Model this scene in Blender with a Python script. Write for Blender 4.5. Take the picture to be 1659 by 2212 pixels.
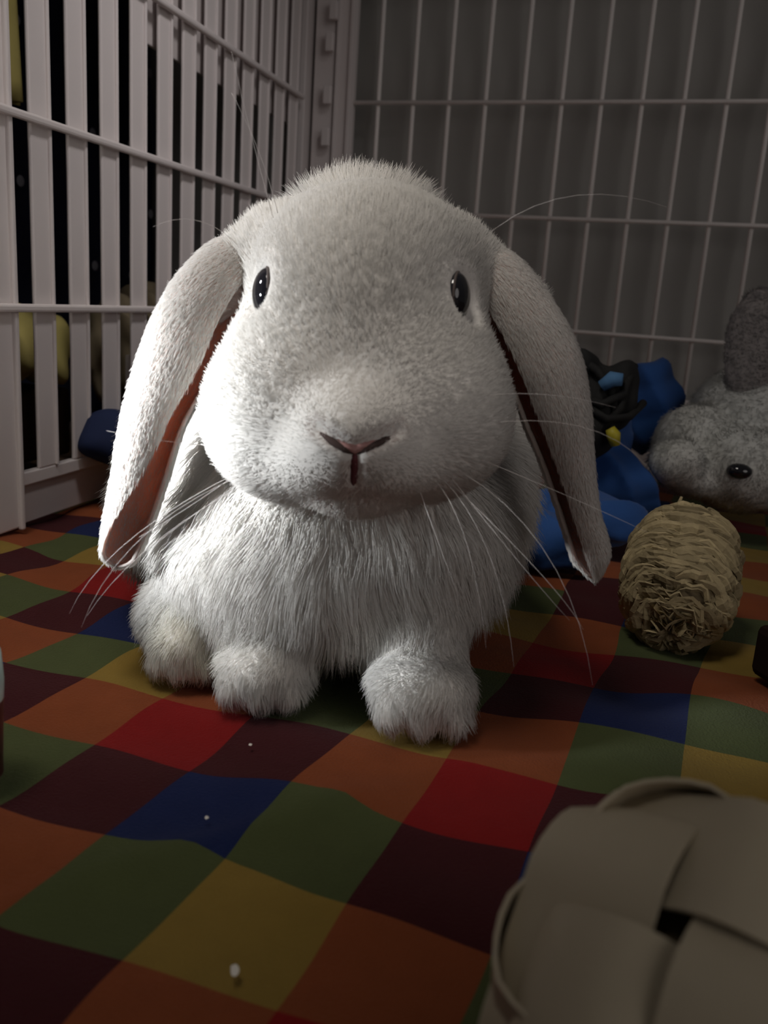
import bpy, bmesh, math, random
import numpy as np
from mathutils import Vector, Matrix

for o in list(bpy.data.objects): bpy.data.objects.remove(o)
scene = bpy.context.scene
COL = scene.collection

# ------------------------------------------------------------------ camera, light, exposure
F_PX, YAW, PITCH, ROLL = 1883.04, -0.3119, 0.2394, 0.0677
CAM = Vector((0.3522, -0.9735, 0.1654))
HR = Vector((math.cos(YAW), -math.sin(YAW), 0)); HF = Vector((math.sin(YAW), math.cos(YAW), 0))
def heading(x, y, z=0.0):            # metres right of / ahead of the camera, z up -> world
    return Vector((CAM.x, CAM.y, 0)) + HR * x + HF * y + Vector((0, 0, z))
fwd = HF * math.cos(PITCH) - Vector((0, 0, math.sin(PITCH)))
up = HR.cross(fwd)
r2 = HR * math.cos(ROLL) + up * math.sin(ROLL)
u2 = up * math.cos(ROLL) - HR * math.sin(ROLL)
cd = bpy.data.cameras.new('camera'); cam = bpy.data.objects.new('camera', cd); COL.objects.link(cam)
m = Matrix((r2, u2, -fwd)).transposed().to_4x4(); m.translation = CAM
cam.matrix_world = m
cd.sensor_fit = 'VERTICAL'; cd.sensor_height = 36.0; cd.lens = 36.0 * F_PX / 2212.0
cd.clip_start = 0.01
cd.dof.use_dof = True; cd.dof.focus_distance = 0.42; cd.dof.aperture_fstop = 14.0
scene.camera = cam
scene.view_settings.view_transform = 'Standard'; scene.view_settings.look = 'None'
scene.view_settings.gamma = 1.0; scene.view_settings.exposure = 0.0
scene.view_settings.use_curve_mapping = False
world = bpy.data.worlds.new('world'); scene.world = world; world.use_nodes = True
bg = world.node_tree.nodes['Background']
bg.inputs[0].default_value = (1.0, 0.93, 0.90, 1); bg.inputs[1].default_value = 0.036
def area(name, loc, target, size, power, col):
    l = bpy.data.lights.new(name, 'AREA'); l.shape = 'DISK'; l.size = size; l.energy = power; l.color = col
    o = bpy.data.objects.new(name, l); COL.objects.link(o); o.location = loc
    o.rotation_euler = (Vector(target) - Vector(loc)).to_track_quat('-Z', 'Y').to_euler()
    return o
key = area('chest_key_light', heading(-0.30, 0.25, 0.135), heading(-0.075, 0.345, 0.095), 0.04, 0.165, (0.93, 0.97, 1.0)); key.data.spread = math.radians(38)  # unseen light from the left, narrowed to brighten the chest
top = area('head_side_light', heading(-0.32, 0.34, 0.30), heading(-0.06, 0.38, 0.19), 0.04, 0.13, (0.95, 0.97, 1.0)); top.data.spread = math.radians(60)  # second added beam, for the left ear, forehead and crown
rl = area('overhead_fill', heading(-0.25, 0.15, 0.95), heading(-0.09, 0.48, 0.12), 0.30, 0.30, (1.0, 0.93, 0.84)); rl.data.spread = math.radians(45)  # added overhead fill, narrowed to reach mainly the rabbit
area('side_fill', heading(1.15, -1.15, 0.80), heading(-0.15, 0.8, 0.25), 1.3, 4.2, (1.0, 0.93, 0.90))  # added broad fill from behind right, lifts the pen panels

wl = area('slat_fill', heading(0.15, 0.42, 0.75), heading(-0.24, 0.74, 0.25), 0.12, 0.17, (1.0, 0.95, 0.94)); wl.data.spread = math.radians(62)  # extra fill above the pen, added to brighten the left slats
FURN = 240000
# ------------------------------------------------------------------ helpers
def tag(o, label=None, cat=None, group=None, kind=None):
    if label: o['label'] = label
    if cat: o['category'] = cat
    if group: o['group'] = group
    if kind: o['kind'] = kind
    return o
def empty(name, loc=(0, 0, 0), rz=0.0):
    o = bpy.data.objects.new(name, None); COL.objects.link(o); o.location = loc; o.rotation_euler = (0, 0, rz)
    o.empty_display_size = 0.02
    return o
def mesh_obj(name, verts, faces, mats=None, parent=None, smooth=True, mat_idx=None):
    me = bpy.data.meshes.new(name)
    me.from_pydata([tuple(v) for v in verts], [], [tuple(int(i) for i in f) for f in faces]); me.update()
    for mt in (mats if isinstance(mats, (list, tuple)) else [mats]):
        if mt: me.materials.append(mt)
    if mat_idx is not None: me.polygons.foreach_set('material_index', np.asarray(mat_idx, dtype=np.int32))
    if smooth: me.polygons.foreach_set('use_smooth', np.ones(len(me.polygons), dtype=bool))
    o = bpy.data.objects.new(name, me); COL.objects.link(o)
    if parent: o.parent = parent
    return o
def bm_obj(name, bm, mat, parent=None, smooth=False):
    me = bpy.data.meshes.new(name); bm.to_mesh(me); bm.free()
    if mat: me.materials.append(mat)
    if smooth: me.polygons.foreach_set('use_smooth', np.ones(len(me.polygons), dtype=bool))
    o = bpy.data.objects.new(name, me); COL.objects.link(o)
    if parent: o.parent = parent
    return o
def add_box(bm, c, s, bev=0.0, rot=None, seg=2):
    r = bmesh.ops.create_cube(bm, size=1.0)
    vs = r['verts']
    for v in vs:
        p = Vector((v.co.x * s[0], v.co.y * s[1], v.co.z * s[2])); v.co = p
    if bev > 0:
        es = list({e for v in vs for e in v.link_edges})
        rr = bmesh.ops.bevel(bm, geom=es, offset=bev, segments=seg, affect='EDGES', profile=0.5)
        vs = list({v for f in rr['faces'] for v in f.verts} | {v for v in vs if v.is_valid})
    for v in vs:
        p = v.co
        if rot is not None: p = rot @ p
        v.co = p + Vector(c)
    return vs
def tube(pts, radii, n=8, closed_ends=True):
    pts = [Vector(p) for p in pts]; V = []; Fc = []
    ref = Vector((0, 0, 1))
    if abs((pts[-1] - pts[0]).normalized().z) > 0.9: ref = Vector((1, 0, 0))
    for i, p in enumerate(pts):
        t = (pts[min(i + 1, len(pts) - 1)] - pts[max(i - 1, 0)]).normalized()
        a = t.cross(ref).normalized(); b = t.cross(a)
        r = radii[i] if hasattr(radii, '__len__') else radii
        for k in range(n):
            an = 2 * math.pi * k / n
            V.append(p + a * (math.cos(an) * r) + b * (math.sin(an) * r))
    for i in range(len(pts) - 1):
        for k in range(n):
            Fc.append((i * n + k, i * n + (k + 1) % n, (i + 1) * n + (k + 1) % n, (i + 1) * n + k))
    if closed_ends:
        Fc.append(tuple(range(n - 1, -1, -1))); Fc.append(tuple((len(pts) - 1) * n + k for k in range(n)))
    return V, Fc
def merge(parts):
    V = []; Fc = []
    for v, f in parts:
        o = len(V); V += list(v); Fc += [tuple(i + o for i in q) for q in f]
    return V, Fc

# ------------------------------------------------------------------ materials
def mat(name, col, rough=0.6, var=0.08, scale=60.0, bump=0.0, bscale=300.0, sheen=0.0, spec=0.3, sub=0.0, bdist=0.001):
    mt = bpy.data.materials.new(name); mt.use_nodes = True; nt = mt.node_tree; N = nt.nodes; L = nt.links
    b = N['Principled BSDF']; b.inputs['Roughness'].default_value = rough
    b.inputs['Specular IOR Level'].default_value = spec
    if sheen: b.inputs['Sheen Weight'].default_value = sheen
    if sub:
        b.inputs['Subsurface Weight'].default_value = sub; b.inputs['Subsurface Scale'].default_value = 0.004
    tc = N.new('ShaderNodeTexCoord'); no = N.new('ShaderNodeTexNoise'); no.inputs['Scale'].default_value = scale
    no.inputs['Detail'].default_value = 3.0
    L.new(tc.outputs['Object'], no.inputs['Vector'])
    rp = N.new('ShaderNodeMix'); rp.data_type = 'RGBA'
    rp.inputs[6].default_value = tuple(c * (1 - var) for c in col) + (1,)
    rp.inputs[7].default_value = tuple(min(1, c * (1 + var)) for c in col) + (1,)
    L.new(no.outputs['Fac'], rp.inputs[0]); L.new(rp.outputs[2], b.inputs['Base Color'])
    if bump:
        n2 = N.new('ShaderNodeTexNoise'); n2.inputs['Scale'].default_value = bscale; n2.inputs['Detail'].default_value = 4
        L.new(tc.outputs['Object'], n2.inputs['Vector'])
        bp = N.new('ShaderNodeBump'); bp.inputs['Strength'].default_value = bump; bp.inputs['Distance'].default_value = bdist
        L.new(n2.outputs['Fac'], bp.inputs['Height']); L.new(bp.outputs[0], b.inputs['Normal'])
    return mt
M = {}
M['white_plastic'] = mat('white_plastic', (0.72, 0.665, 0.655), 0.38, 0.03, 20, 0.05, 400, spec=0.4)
M['plastic_shade'] = mat('shaded_white_plastic', (0.55, 0.50, 0.49), 0.5, 0.04, 25)  # white plastic with shade put into its colour, for recessed boards
M['wire'] = mat('white_coated_wire', (0.93, 0.88, 0.85), 0.4, 0.04, 30)
M['sheet'] = mat('grey_sheet', (0.38, 0.375, 0.355), 0.75, 0.06, 6, 0.1, 40)
M['floor'] = mat('wood_floor', (0.16, 0.10, 0.06), 0.6, 0.2, 12)
CL = {'O': (0.21, 0.055, 0.019), 'G': (0.066, 0.080, 0.030), 'D': (0.048, 0.009, 0.011), 'R': (0.20, 0.009, 0.009),
      'B': (0.010, 0.017, 0.068), 'Y': (0.23, 0.150, 0.032)}
CK = list(CL)
for k in CK: M['cl' + k] = mat('fleece_' + {'O': 'orange', 'G': 'green', 'D': 'maroon', 'R': 'red', 'B': 'blue', 'Y': 'yellow'}[k], CL[k], 0.95, 0.10, 90, 0.5, 900, sheen=0.04, spec=0.1)
M['skin'] = mat('rabbit_skin', (0.80, 0.77, 0.73), 0.9, 0.02, 40, spec=0.05, sub=0.0)
M['eye'] = mat('dark_eye', (0.012, 0.012, 0.016), 0.04, 0.02, 40, spec=0.8)
M['eyerim'] = mat('eye_rim', (0.10, 0.08, 0.075), 0.7, 0.05, 100)
M['nose'] = mat('nose_skin', (0.50, 0.27, 0.25), 0.6, 0.10, 300)
M['nostril'] = mat('nostril_crease', (0.07, 0.045, 0.04), 0.8, 0.1, 200)
M['mouth'] = mat('mouth_crease', (0.13, 0.035, 0.04), 0.7, 0.05, 300)
M['whisker'] = mat('whisker', (0.85, 0.80, 0.78), 0.4, 0.02, 40)
M['straw'] = mat('dried_leaf', (0.46, 0.37, 0.21), 0.7, 0.30, 160, 0.4, 500, spec=0.2)
_nt = M['straw'].node_tree; _g = _nt.nodes.new('ShaderNodeNewGeometry'); _m = _nt.nodes.new('ShaderNodeMix'); _m.data_type = 'RGBA'; _m.blend_type = 'MULTIPLY'; _m.inputs[0].default_value = 1.0
_r = _nt.nodes.new('ShaderNodeMapRange'); _r.inputs['To Min'].default_value = 0.62; _r.inputs['To Max'].default_value = 1.1
_b = _nt.nodes['Principled BSDF']; _src = _b.inputs['Base Color'].links[0].from_socket
_nt.links.new(_g.outputs['Random Per Island'], _r.inputs['Value']); _nt.links.new(_src, _m.inputs[6]); _nt.links.new(_r.outputs[0], _m.inputs[7]); _nt.links.new(_m.outputs[2], _b.inputs['Base Color'])
M['straw_dark'] = mat('dried_leaf_core', (0.12, 0.09, 0.05), 0.9, 0.2, 100)
M['wood'] = mat('pale_wood_ribbon', (0.50, 0.43, 0.31), 0.6, 0.12, 25, 0.15, 200)
M['inside'] = mat('dark_knot', (0.10, 0.085, 0.03), 0.8, 0.1, 60)
M['blue'] = mat('blue_fabric', (0.018, 0.075, 0.26), 0.8, 0.18, 40, 0.3, 60, sheen=0.1, bdist=0.003)
M['navy'] = mat('navy_fabric', (0.010, 0.018, 0.06), 0.85, 0.2, 40, 0.3, 60)
M['black'] = mat('black_webbing', (0.014, 0.014, 0.014), 0.8, 0.2, 90, 0.3, 300)
M['ltblue'] = mat('light_blue_fabric', (0.08, 0.19, 0.36), 0.8, 0.1, 40)
M['toggle'] = mat('yellow_plastic', (0.42, 0.36, 0.03), 0.45, 0.05, 40)
M['mint'] = mat('mint_glaze', (0.42, 0.53, 0.52), 0.25, 0.05, 20)
M['mugdark'] = mat('brown_pattern', (0.07, 0.02, 0.02), 0.4, 0.4, 40)
M['yellowcloth'] = mat('yellow_cloth', (0.46, 0.39, 0.13), 0.9, 0.15, 60)
M['dotcloth'] = mat('navy_curtain', (0.012, 0.014, 0.034), 0.9, 0.2, 20)
M['dot'] = mat('pale_dot', (0.30, 0.30, 0.34), 0.9, 0.1, 60)
M['olive'] = mat('brown_patterned_cloth', (0.20, 0.16, 0.10), 0.9, 0.5, 30)
M['lilac'] = mat('lilac_cloth', (0.25, 0.20, 0.30), 0.9, 0.1, 60)
M['dark'] = mat('dark_brown_wood', (0.025, 0.014, 0.011), 0.8, 0.2, 30, spec=0.05)
M['plushskin'] = mat('plush_base', (0.60, 0.60, 0.57), 0.95, 0.06, 60)
M['plushear'] = mat('plush_ear_lining', (0.32, 0.29, 0.28), 0.95, 0.05, 60)
M['fluff'] = mat('white_fluff', (0.75, 0.72, 0.66), 0.9, 0.05, 60)

def translucent_mat(name, col, tcol, k):
    mt = bpy.data.materials.new(name); mt.use_nodes = True; nt = mt.node_tree; N = nt.nodes; L = nt.links
    b = N['Principled BSDF']; b.inputs['Roughness'].default_value = 0.8; b.inputs['Specular IOR Level'].default_value = 0.1
    tc = N.new('ShaderNodeTexCoord'); no = N.new('ShaderNodeTexNoise'); no.inputs['Scale'].default_value = 90
    L.new(tc.outputs['Object'], no.inputs['Vector'])
    mx = N.new('ShaderNodeMix'); mx.data_type = 'RGBA'
    mx.inputs[6].default_value = tuple(c * .9 for c in col) + (1,); mx.inputs[7].default_value = tuple(col) + (1,)
    L.new(no.outputs['Fac'], mx.inputs[0]); L.new(mx.outputs[2], b.inputs['Base Color'])
    t = N.new('ShaderNodeBsdfTranslucent'); t.inputs[0].default_value = tuple(tcol) + (1,)
    ms = N.new('ShaderNodeMixShader'); ms.inputs[0].default_value = k
    L.new(b.outputs[0], ms.inputs[1]); L.new(t.outputs[0], ms.inputs[2]); L.new(ms.outputs[0], N['Material Output'].inputs[0])
    return mt
M['ear_out'] = translucent_mat('ear_outer_skin', (0.82, 0.78, 0.74), (0.95, 0.50, 0.34), 0.45)
M['ear_in'] = translucent_mat('ear_inner_skin', (0.62, 0.44, 0.38), (0.98, 0.40, 0.22), 0.5)

def fur_mat(name, col):
    mt = bpy.data.materials.new(name); mt.use_nodes = True; nt = mt.node_tree; N = nt.nodes; L = nt.links
    for n in list(N):
        if n.type == 'BSDF_PRINCIPLED': N.remove(n)
    at = N.new('ShaderNodeAttribute'); at.attribute_name = 'tint'
    hi = N.new('ShaderNodeHairInfo')
    mx = N.new('ShaderNodeMix'); mx.data_type = 'RGBA'; mx.blend_type = 'MULTIPLY'; mx.inputs[0].default_value = 1.0
    vr = N.new('ShaderNodeMapRange'); vr.inputs['To Min'].default_value = 0.86; vr.inputs['To Max'].default_value = 1.0
    L.new(hi.outputs['Random'], vr.inputs['Value'])
    L.new(at.outputs['Color'], mx.inputs[6]); L.new(vr.outputs[0], mx.inputs[7])
    an = N.new('ShaderNodeAttribute'); an.attribute_name = 'surface_normal'
    d = N.new('ShaderNodeBsdfDiffuse'); t = N.new('ShaderNodeBsdfTranslucent'); ms = N.new('ShaderNodeMixShader')
    ms.inputs[0].default_value = 0.22
    L.new(mx.outputs[2], d.inputs[0]); L.new(mx.outputs[2], t.inputs[0]); L.new(an.outputs['Vector'], d.inputs['Normal'])
    L.new(d.outputs[0], ms.inputs[1]); L.new(t.outputs[0], ms.inputs[2]); L.new(ms.outputs[0], N['Material Output'].inputs[0])
    return mt
M['fur'] = fur_mat('white_fur', (0.9, 0.88, 0.85))

# ------------------------------------------------------------------ numpy modelling: distance fields -> mesh
def smin(a, b, k):
    h = np.clip(0.5 + 0.5 * (b - a) / k, 0, 1)
    return b * (1 - h) + a * h - k * h * (1 - h)
def sd_ell(P, c, r):
    c = np.array(c, np.float32); r = np.array(r, np.float32); q = P - c
    k0 = np.sqrt(((q / r) ** 2).sum(-1)); k1 = np.sqrt(((q / (r * r)) ** 2).sum(-1)) + 1e-9
    return k0 * (k0 - 1.0) / k1
def sd_cone(P, a, b, ra, rb):
    a = np.array(a, np.float32); b = np.array(b, np.float32); ba = b - a
    h = np.clip(((P - a) @ ba) / (ba @ ba), 0, 1)
    return np.sqrt(((P - a - h[..., None] * ba) ** 2).sum(-1)) - (ra + (rb - ra) * h)
def surface_net(fn, lo, hi, h):
    lo = np.array(lo); n = [int((hi[i] - lo[i]) / h) + 1 for i in range(3)]
    ax = [lo[i] + h * np.arange(n[i]) for i in range(3)]
    P = np.stack(np.meshgrid(*ax, indexing='ij'), -1).astype(np.float32)
    V = fn(P)
    ins = V < 0
    cs = np.zeros([k - 1 for k in n] + [3], np.float32); cnt = np.zeros([k - 1 for k in n], np.float32)
    for axis in range(3):
        o1, o2 = [a for a in range(3) if a != axis]
        for d1 in (0, 1):
            for d2 in (0, 1):
                s0 = [slice(0, k - 1) for k in n]; s0[o1] = slice(d1, n[o1] - 1 + d1); s0[o2] = slice(d2, n[o2] - 1 + d2)
                s1 = list(s0); s1[axis] = slice(1, n[axis])
                a = V[tuple(s0)]; b = V[tuple(s1)]; msk = (a < 0) != (b < 0)
                t = np.where(msk, a / np.where(msk, a - b, 1), 0)
                off = [0.0, 0.0, 0.0]
                cnt += msk
                for c in range(3):
                    if c == axis: cs[..., c] += t * msk
                    elif c == o1: cs[..., c] += d1 * msk
                    else: cs[..., c] += d2 * msk
    act = cnt > 0
    idx = -np.ones(act.shape, np.int64); idx[act] = np.arange(act.sum())
    cell = np.argwhere(act)
    verts = lo + h * (cell + cs[act] / cnt[act][:, None])
    quads = []
    for axis in range(3):
        o1, o2 = (axis + 1) % 3, (axis + 2) % 3
        s0 = [slice(1, k - 1) for k in n]; s0[axis] = slice(0, n[axis] - 1)
        s1 = list(s0); s1[axis] = slice(1, n[axis])
        a = ins[tuple(s0)]; b = ins[tuple(s1)]
        e = np.argwhere(a != b); 
        if not len(e): continue
        fl = a[tuple(e.T)]
        base = e.copy(); base[:, o1] += 1; base[:, o2] += 1
        def I(d1, d2):
            q = base.copy(); q[:, o1] -= d1; q[:, o2] -= d2
            return idx[tuple(q.T)]
        q = np.stack([I(0, 0), I(1, 0), I(1, 1), I(0, 1)], 1)
        q[~fl] = q[~fl][:, ::-1]
        quads.append(q)
    Q = np.concatenate(quads)
    Q = Q[(Q >= 0).all(1)]
    return verts.astype(np.float64), Q
def vert_normals(V, Q):
    a, b, c, d = (V[Q[:, i]] for i in range(4))
    fn = np.cross(c - a, d - b); N = np.zeros_like(V)
    for i in range(4): np.add.at(N, Q[:, i], fn)
    return N / (np.linalg.norm(N, axis=1, keepdims=True) + 1e-12)
def grow_fur(name, V, Q, N, length, dens, flow, lift, tint, count, rad, parent, mtl, seed=1, K=5, rz=0.0, jit=0.22, kind_stuff=True, wave=None):
    rng = np.random.default_rng(seed)
    T = np.concatenate([Q[:, [0, 1, 2]], Q[:, [0, 2, 3]]])
    ar = np.linalg.norm(np.cross(V[T[:, 1]] - V[T[:, 0]], V[T[:, 2]] - V[T[:, 0]]), axis=1)
    w = ar * dens[T].mean(1); w /= w.sum()
    f = rng.choice(len(T), count, p=w)
    r1 = np.sqrt(rng.random(count)); r_2 = rng.random(count)
    bc = np.stack([1 - r1, r1 * (1 - r_2), r1 * r_2], 1)
    def ip(A): return (A[T[f]] * (bc[..., None] if A.ndim > 1 else bc)).sum(1)
    P = ip(V); n = ip(N); n /= np.linalg.norm(n, axis=1, keepdims=True)
    Ls = ip(length) * rng.uniform(0.6, 1.15, count); fl = ip(flow); lf = ip(lift)[:, None]; tn = ip(tint)
    fl -= (fl * n).sum(1, keepdims=True) * n; fl /= np.linalg.norm(fl, axis=1, keepdims=True) + 1e-9
    def nz(P, s, ph):
        return np.stack([np.sin(P[:, 0] * s + ph) * np.cos(P[:, 1] * s * 1.3 + ph * 2) + np.sin(P[:, 2] * s * .9 + 3 * ph),
                         np.sin(P[:, 1] * s + 1.7 + ph) * np.cos(P[:, 2] * s * 1.2 + ph), np.sin(P[:, 2] * s * 1.1 + ph) * np.cos(P[:, 0] * s * 1.4)], 1)
    wav = 0.22 * nz(P, 160, 0.3) + 0.16 * nz(P, 420, 1.1)
    if wave is not None: wav = wav * ip(wave)[:, None]
    d0 = n * lf + fl * (1 - lf) + wav * 0.8 + rng.normal(0, jit, (count, 3))
    d0 /= np.linalg.norm(d0, axis=1, keepdims=True)
    d1 = n * lf * 0.3 + fl * (1 - lf * .6) + wav * 1.3 + rng.normal(0, jit * .8, (count, 3))
    d1 /= np.linalg.norm(d1, axis=1, keepdims=True)
    t = np.linspace(0, 1, K)[None, :, None]
    pts = P[:, None] - n[:, None] * 0.0005 + Ls[:, None, None] * (d0[:, None] * t * (1 - .45 * t) + d1[:, None] * .45 * t * t)
    hc = bpy.data.hair_curves.new(name); hc.add_curves([K] * count)
    hc.points.foreach_set('position', pts.astype(np.float32).ravel())
    rr = rad * np.array([1.0] + [1 - 0.85 * (k / (K - 1)) ** 1.5 for k in range(1, K)])
    ra = hc.attributes.get('radius') or hc.attributes.new('radius', 'FLOAT', 'POINT')
    ra.data.foreach_set('value', np.tile(rr, count).astype(np.float32))
    c, s = math.cos(rz), math.sin(rz)
    nb = n + 0.55 * (d0 - n * (d0 * n).sum(1, keepdims=True)) * 0.5
    nb /= np.linalg.norm(nb, axis=1, keepdims=True)
    nw = np.stack([nb[:, 0] * c - nb[:, 1] * s, nb[:, 0] * s + nb[:, 1] * c, nb[:, 2]], 1)
    sa = hc.attributes.new('surface_normal', 'FLOAT_VECTOR', 'CURVE'); sa.data.foreach_set('vector', nw.astype(np.float32).ravel())
    ta = hc.attributes.new('tint', 'FLOAT_COLOR', 'CURVE')
    ta.data.foreach_set('color', np.concatenate([tn, np.ones((count, 1))], 1).astype(np.float32).ravel())
    hc.materials.append(mtl)
    o = bpy.data.objects.new(name, hc); COL.objects.link(o); o.parent = parent
    if kind_stuff: o['kind'] = 'stuff'
    return o

NODES = [(0, 0, 0.2424, -0.7198), (0, 1, 0.2419, -0.7643), (0, 2, 0.2378, -0.8122), (1, 1, 0.2835, -0.7719), (1, 0, 0.2857, -0.7256), (1, 2, 0.2816, -0.8111), (-1, 0, 0.2071, -0.728), (-1, 1, 0.2031, -0.7714), (2, 0, 0.3273, -0.7224), (1, -1, 0.2888, -0.6798), (2, -1, 0.3307, -0.6786), (3, -1, 0.3728, -0.6714), (2, -2, 0.3325, -0.6261), (3, -2, 0.3755, -0.6203), (2, -3, 0.334, -0.5845), (3, -3, 0.3775, -0.572), (1, -2, 0.2909, -0.6352), (2, 1, 0.3262, -0.7737), (0, -1, 0.2487, -0.6757), (-1, -1, 0.2081, -0.6809), (-2, -1, 0.1665, -0.6824), (-2, 0, 0.1645, -0.7237), (-3, -1, 0.1268, -0.6789), (-3, -2, 0.1279, -0.6386), (1, -5, 0.3037, -0.4943), (1, -4, 0.2993, -0.5414), (1, -3, 0.2971, -0.5875), (2, -4, 0.3414, -0.5372), (2, -5, 0.3402, -0.4966), (3, -4, 0.3825, -0.536), (3, -5, 0.3909, -0.4879), (3, -6, 0.3995, -0.4376), (3, -7, 0.4049, -0.3949), (3, -8, 0.412, -0.3251), (-4, -2, 0.0907, -0.6379), (-5, -3, 0.0507, -0.5918), (-4, -3, 0.0896, -0.5899), (-5, -2, 0.0483, -0.6393), (-6, -4, 0.0093, -0.5461), (-5, -4, 0.0392, -0.5448), (-7, -4, -0.0249, -0.5385), (-6, -3, 0.0019, -0.5859)]

# ------------------------------------------------------------------ the setting
bm = bmesh.new(); add_box(bm, (0.1, -0.3, -0.0255), (3.2, 3.2, 0.034)); tag(bm_obj('floor', bm, M['floor']), kind='structure')
# grey sheet close behind the wire panel: gentle horizontal folds
nx, nz_ = 60, 90
V = []; Fc = []
for a in range(nx + 1):
    for b in range(nz_ + 1):
        x = -0.30 + 1.5 * a / nx; z = 1.0 * b / nz_
        zz = z + 0.012 * math.sin(x * 9) + 0.01 * math.sin(x * 4 + 1)
        y = 0.026 + 0.004 * math.sin(zz * 42) + 0.003 * math.sin(zz * 23 + 1.0) + 0.002 * math.sin(x * 14 + zz * 8)
        V.append((x, y, z))
for a in range(nx):
    for b in range(nz_):
        i = a * (nz_ + 1) + b; Fc.append((i, i + nz_ + 1, i + nz_ + 2, i + 1))
w = mesh_obj('wall_back', V, Fc, M['sheet']); sm = w.modifiers.new('s', 'SOLIDIFY'); sm.thickness = 0.002; sm.offset = 1
tag(w, kind='structure')

# ------------------------------------------------------------------ checked blanket
NODES = [n for n in NODES if n[:2] != (3, -8)]
A1, A2, GX, GY, B1, B2 = 0.0411284, 0.0006806, 0.245351, -0.723153, -0.0025712, -0.0455151
NR = {}
for (i, j, x, y) in NODES:
    NR[(i, j)] = (x - (GX + i * A1 + j * B1), y - (GY + i * A2 + j * B2))
keys = np.array(list(NR.keys()), float); vals = np.array(list(NR.values()))
CMAP = {2: {-1: 'D', 0: 'O', 1: 'R', 2: 'Y'}, 1: {-2: 'O', -1: 'G', 0: 'Y', 1: 'O', 2: 'G'},
        0: {-3: 'G', -2: 'D', -1: 'B', 0: 'G', 1: 'D', 2: 'B', 3: 'R'}, -1: {-4: 'D', -3: 'O', -2: 'R', -1: 'D', 0: 'O', 1: 'R', 2: 'D', 3: 'O'},
        -2: {-5: 'O', -4: 'G', -3: 'Y', -2: 'O', -1: 'G', 0: 'Y', 1: 'O', 2: 'G', 3: 'Y'},
        -3: {-6: 'G', -5: 'D', -4: 'B', -3: 'O', -2: 'R', -1: 'G', 0: 'G', 1: 'D', 2: 'B', 3: 'G'},
        -4: {-7: 'D', -6: 'O', -5: 'R', -4: 'D', -3: 'G', -2: 'B', -1: 'Y', 0: 'O', 1: 'R', 2: 'D', 3: 'O'},
        -5: {-8: 'O', -7: 'G', -6: 'Y', -5: 'O', -4: 'Y', 0: 'Y', 1: 'O', 2: 'G', 3: 'Y'},
        -6: {-8: 'D', -7: 'B', -6: 'D', 0: 'G', 1: 'D', 2: 'B', 3: 'G'},
        -7: {0: 'O', 1: 'D', 2: 'D', 3: 'O'}, -8: {0: 'D', 1: 'O', 2: 'R', 3: 'Y'}, -9: {0: 'R', 1: 'D', 2: 'O', 3: 'O'}, -10: {1: 'D', 2: 'G', 3: 'Y'}, -11: {1: 'R', 2: 'R', 3: 'G'}}
BASE = ['OGDRYB', 'RDBGOY', 'YOGDRG', 'DBOYGR']
S = 8
I0, I1, J0, J1 = -11, 9, -16, 9
ii = np.arange(I0 * S, I1 * S + 1) / S; jj = np.arange(J0 * S, J1 * S + 1) / S
GI, GJ = np.meshgrid(ii, jj, indexing='ij')
d2 = (GI[..., None] - keys[:, 0]) ** 2 + (GJ[..., None] - keys[:, 1]) ** 2
W_ = np.exp(-d2 / (2 * 0.42 ** 2)); ws = W_.sum(-1) + 0.10
DX = (W_ * vals[:, 0]).sum(-1) / ws; DY = (W_ * vals[:, 1]).sum(-1) / ws
X = GX + GI * A1 + GJ * B1 + DX; Y = GY + GI * A2 + GJ * B2 + DY
Z = 0.0 + 0.0011 * np.sin(X * 41 + 1.0) * np.sin(Y * 37) + 0.0009 * np.sin(X * 77 + Y * 60) + 0.0006 * np.sin(X * 23 - Y * 130 + 2)
fold = np.abs((X - 0.235) * 0.72 - (Y + 0.76) * 0.55)          # soft ridge running across the yellow check
Z = Z - Z.max() - 0.0002 + 0.0035 * np.exp(-(fold / 0.006) ** 2) * np.exp(-((Y + 0.76) / 0.06) ** 2)
ni, nj = GI.shape
V = np.stack([X, Y, Z], -1).reshape(-1, 3)
Fc = []; MI = []
for a in range(ni - 1):
    for b in range(nj - 1):
        k = a * nj + b; Fc.append((k, k + 1, k + nj + 1, k + nj))
        ci = I0 + a // S; cj = J0 + b // S
        c = CMAP.get(cj, {}).get(ci) or BASE[cj % 4][ci % 6]
        MI.append(CK.index(c))
bl = mesh_obj('fleece_blanket', V, Fc, [M['cl' + k] for k in CK], mat_idx=MI)
sm = bl.modifiers.new('thick', 'SOLIDIFY'); sm.thickness = 0.002; sm.offset = -1
tag(bl, 'checked fleece blanket of red, orange, green, yellow, blue and maroon squares covering the pen floor', 'blanket')

# ------------------------------------------------------------------ left slatted plastic panel
H1, H2, H3 = 0.3725, 0.2591, 0.1447
LX, LP, LY, LS = -0.0821, 0.039633, -0.5132, -0.063895
LA = math.atan2(1, LS) - math.pi / 2                    # tilt of the panel in plan
RL_ = Matrix.Rotation(LA, 3, 'Z')
lp = empty('slatted_pen_panel', (LX + LS * LY, LY, 0), LA)       # local +y runs along the panel, slat k right edge at k*LP
tag(lp, 'white plastic pen panel of upright slats on the left of the rabbit', 'pen panel')
TOPZ = 0.62
def slat_mesh(w, z0, z1, th=0.0028):
    bm = bmesh.new()
    add_box(bm, (-th / 2, 0, (z0 + z1) / 2), (th, w, z1 - z0), 0.0012)
    add_box(bm, (0.0006, w / 2 - 0.0014, (z0 + z1) / 2), (0.0024, 0.0028, z1 - z0), 0.0009)      # raised far lip
    return bm
SW = 0.0198
sl0 = bm_obj('slat', slat_mesh(SW, 0.0375, TOPZ), M['white_plastic'], lp)
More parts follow.
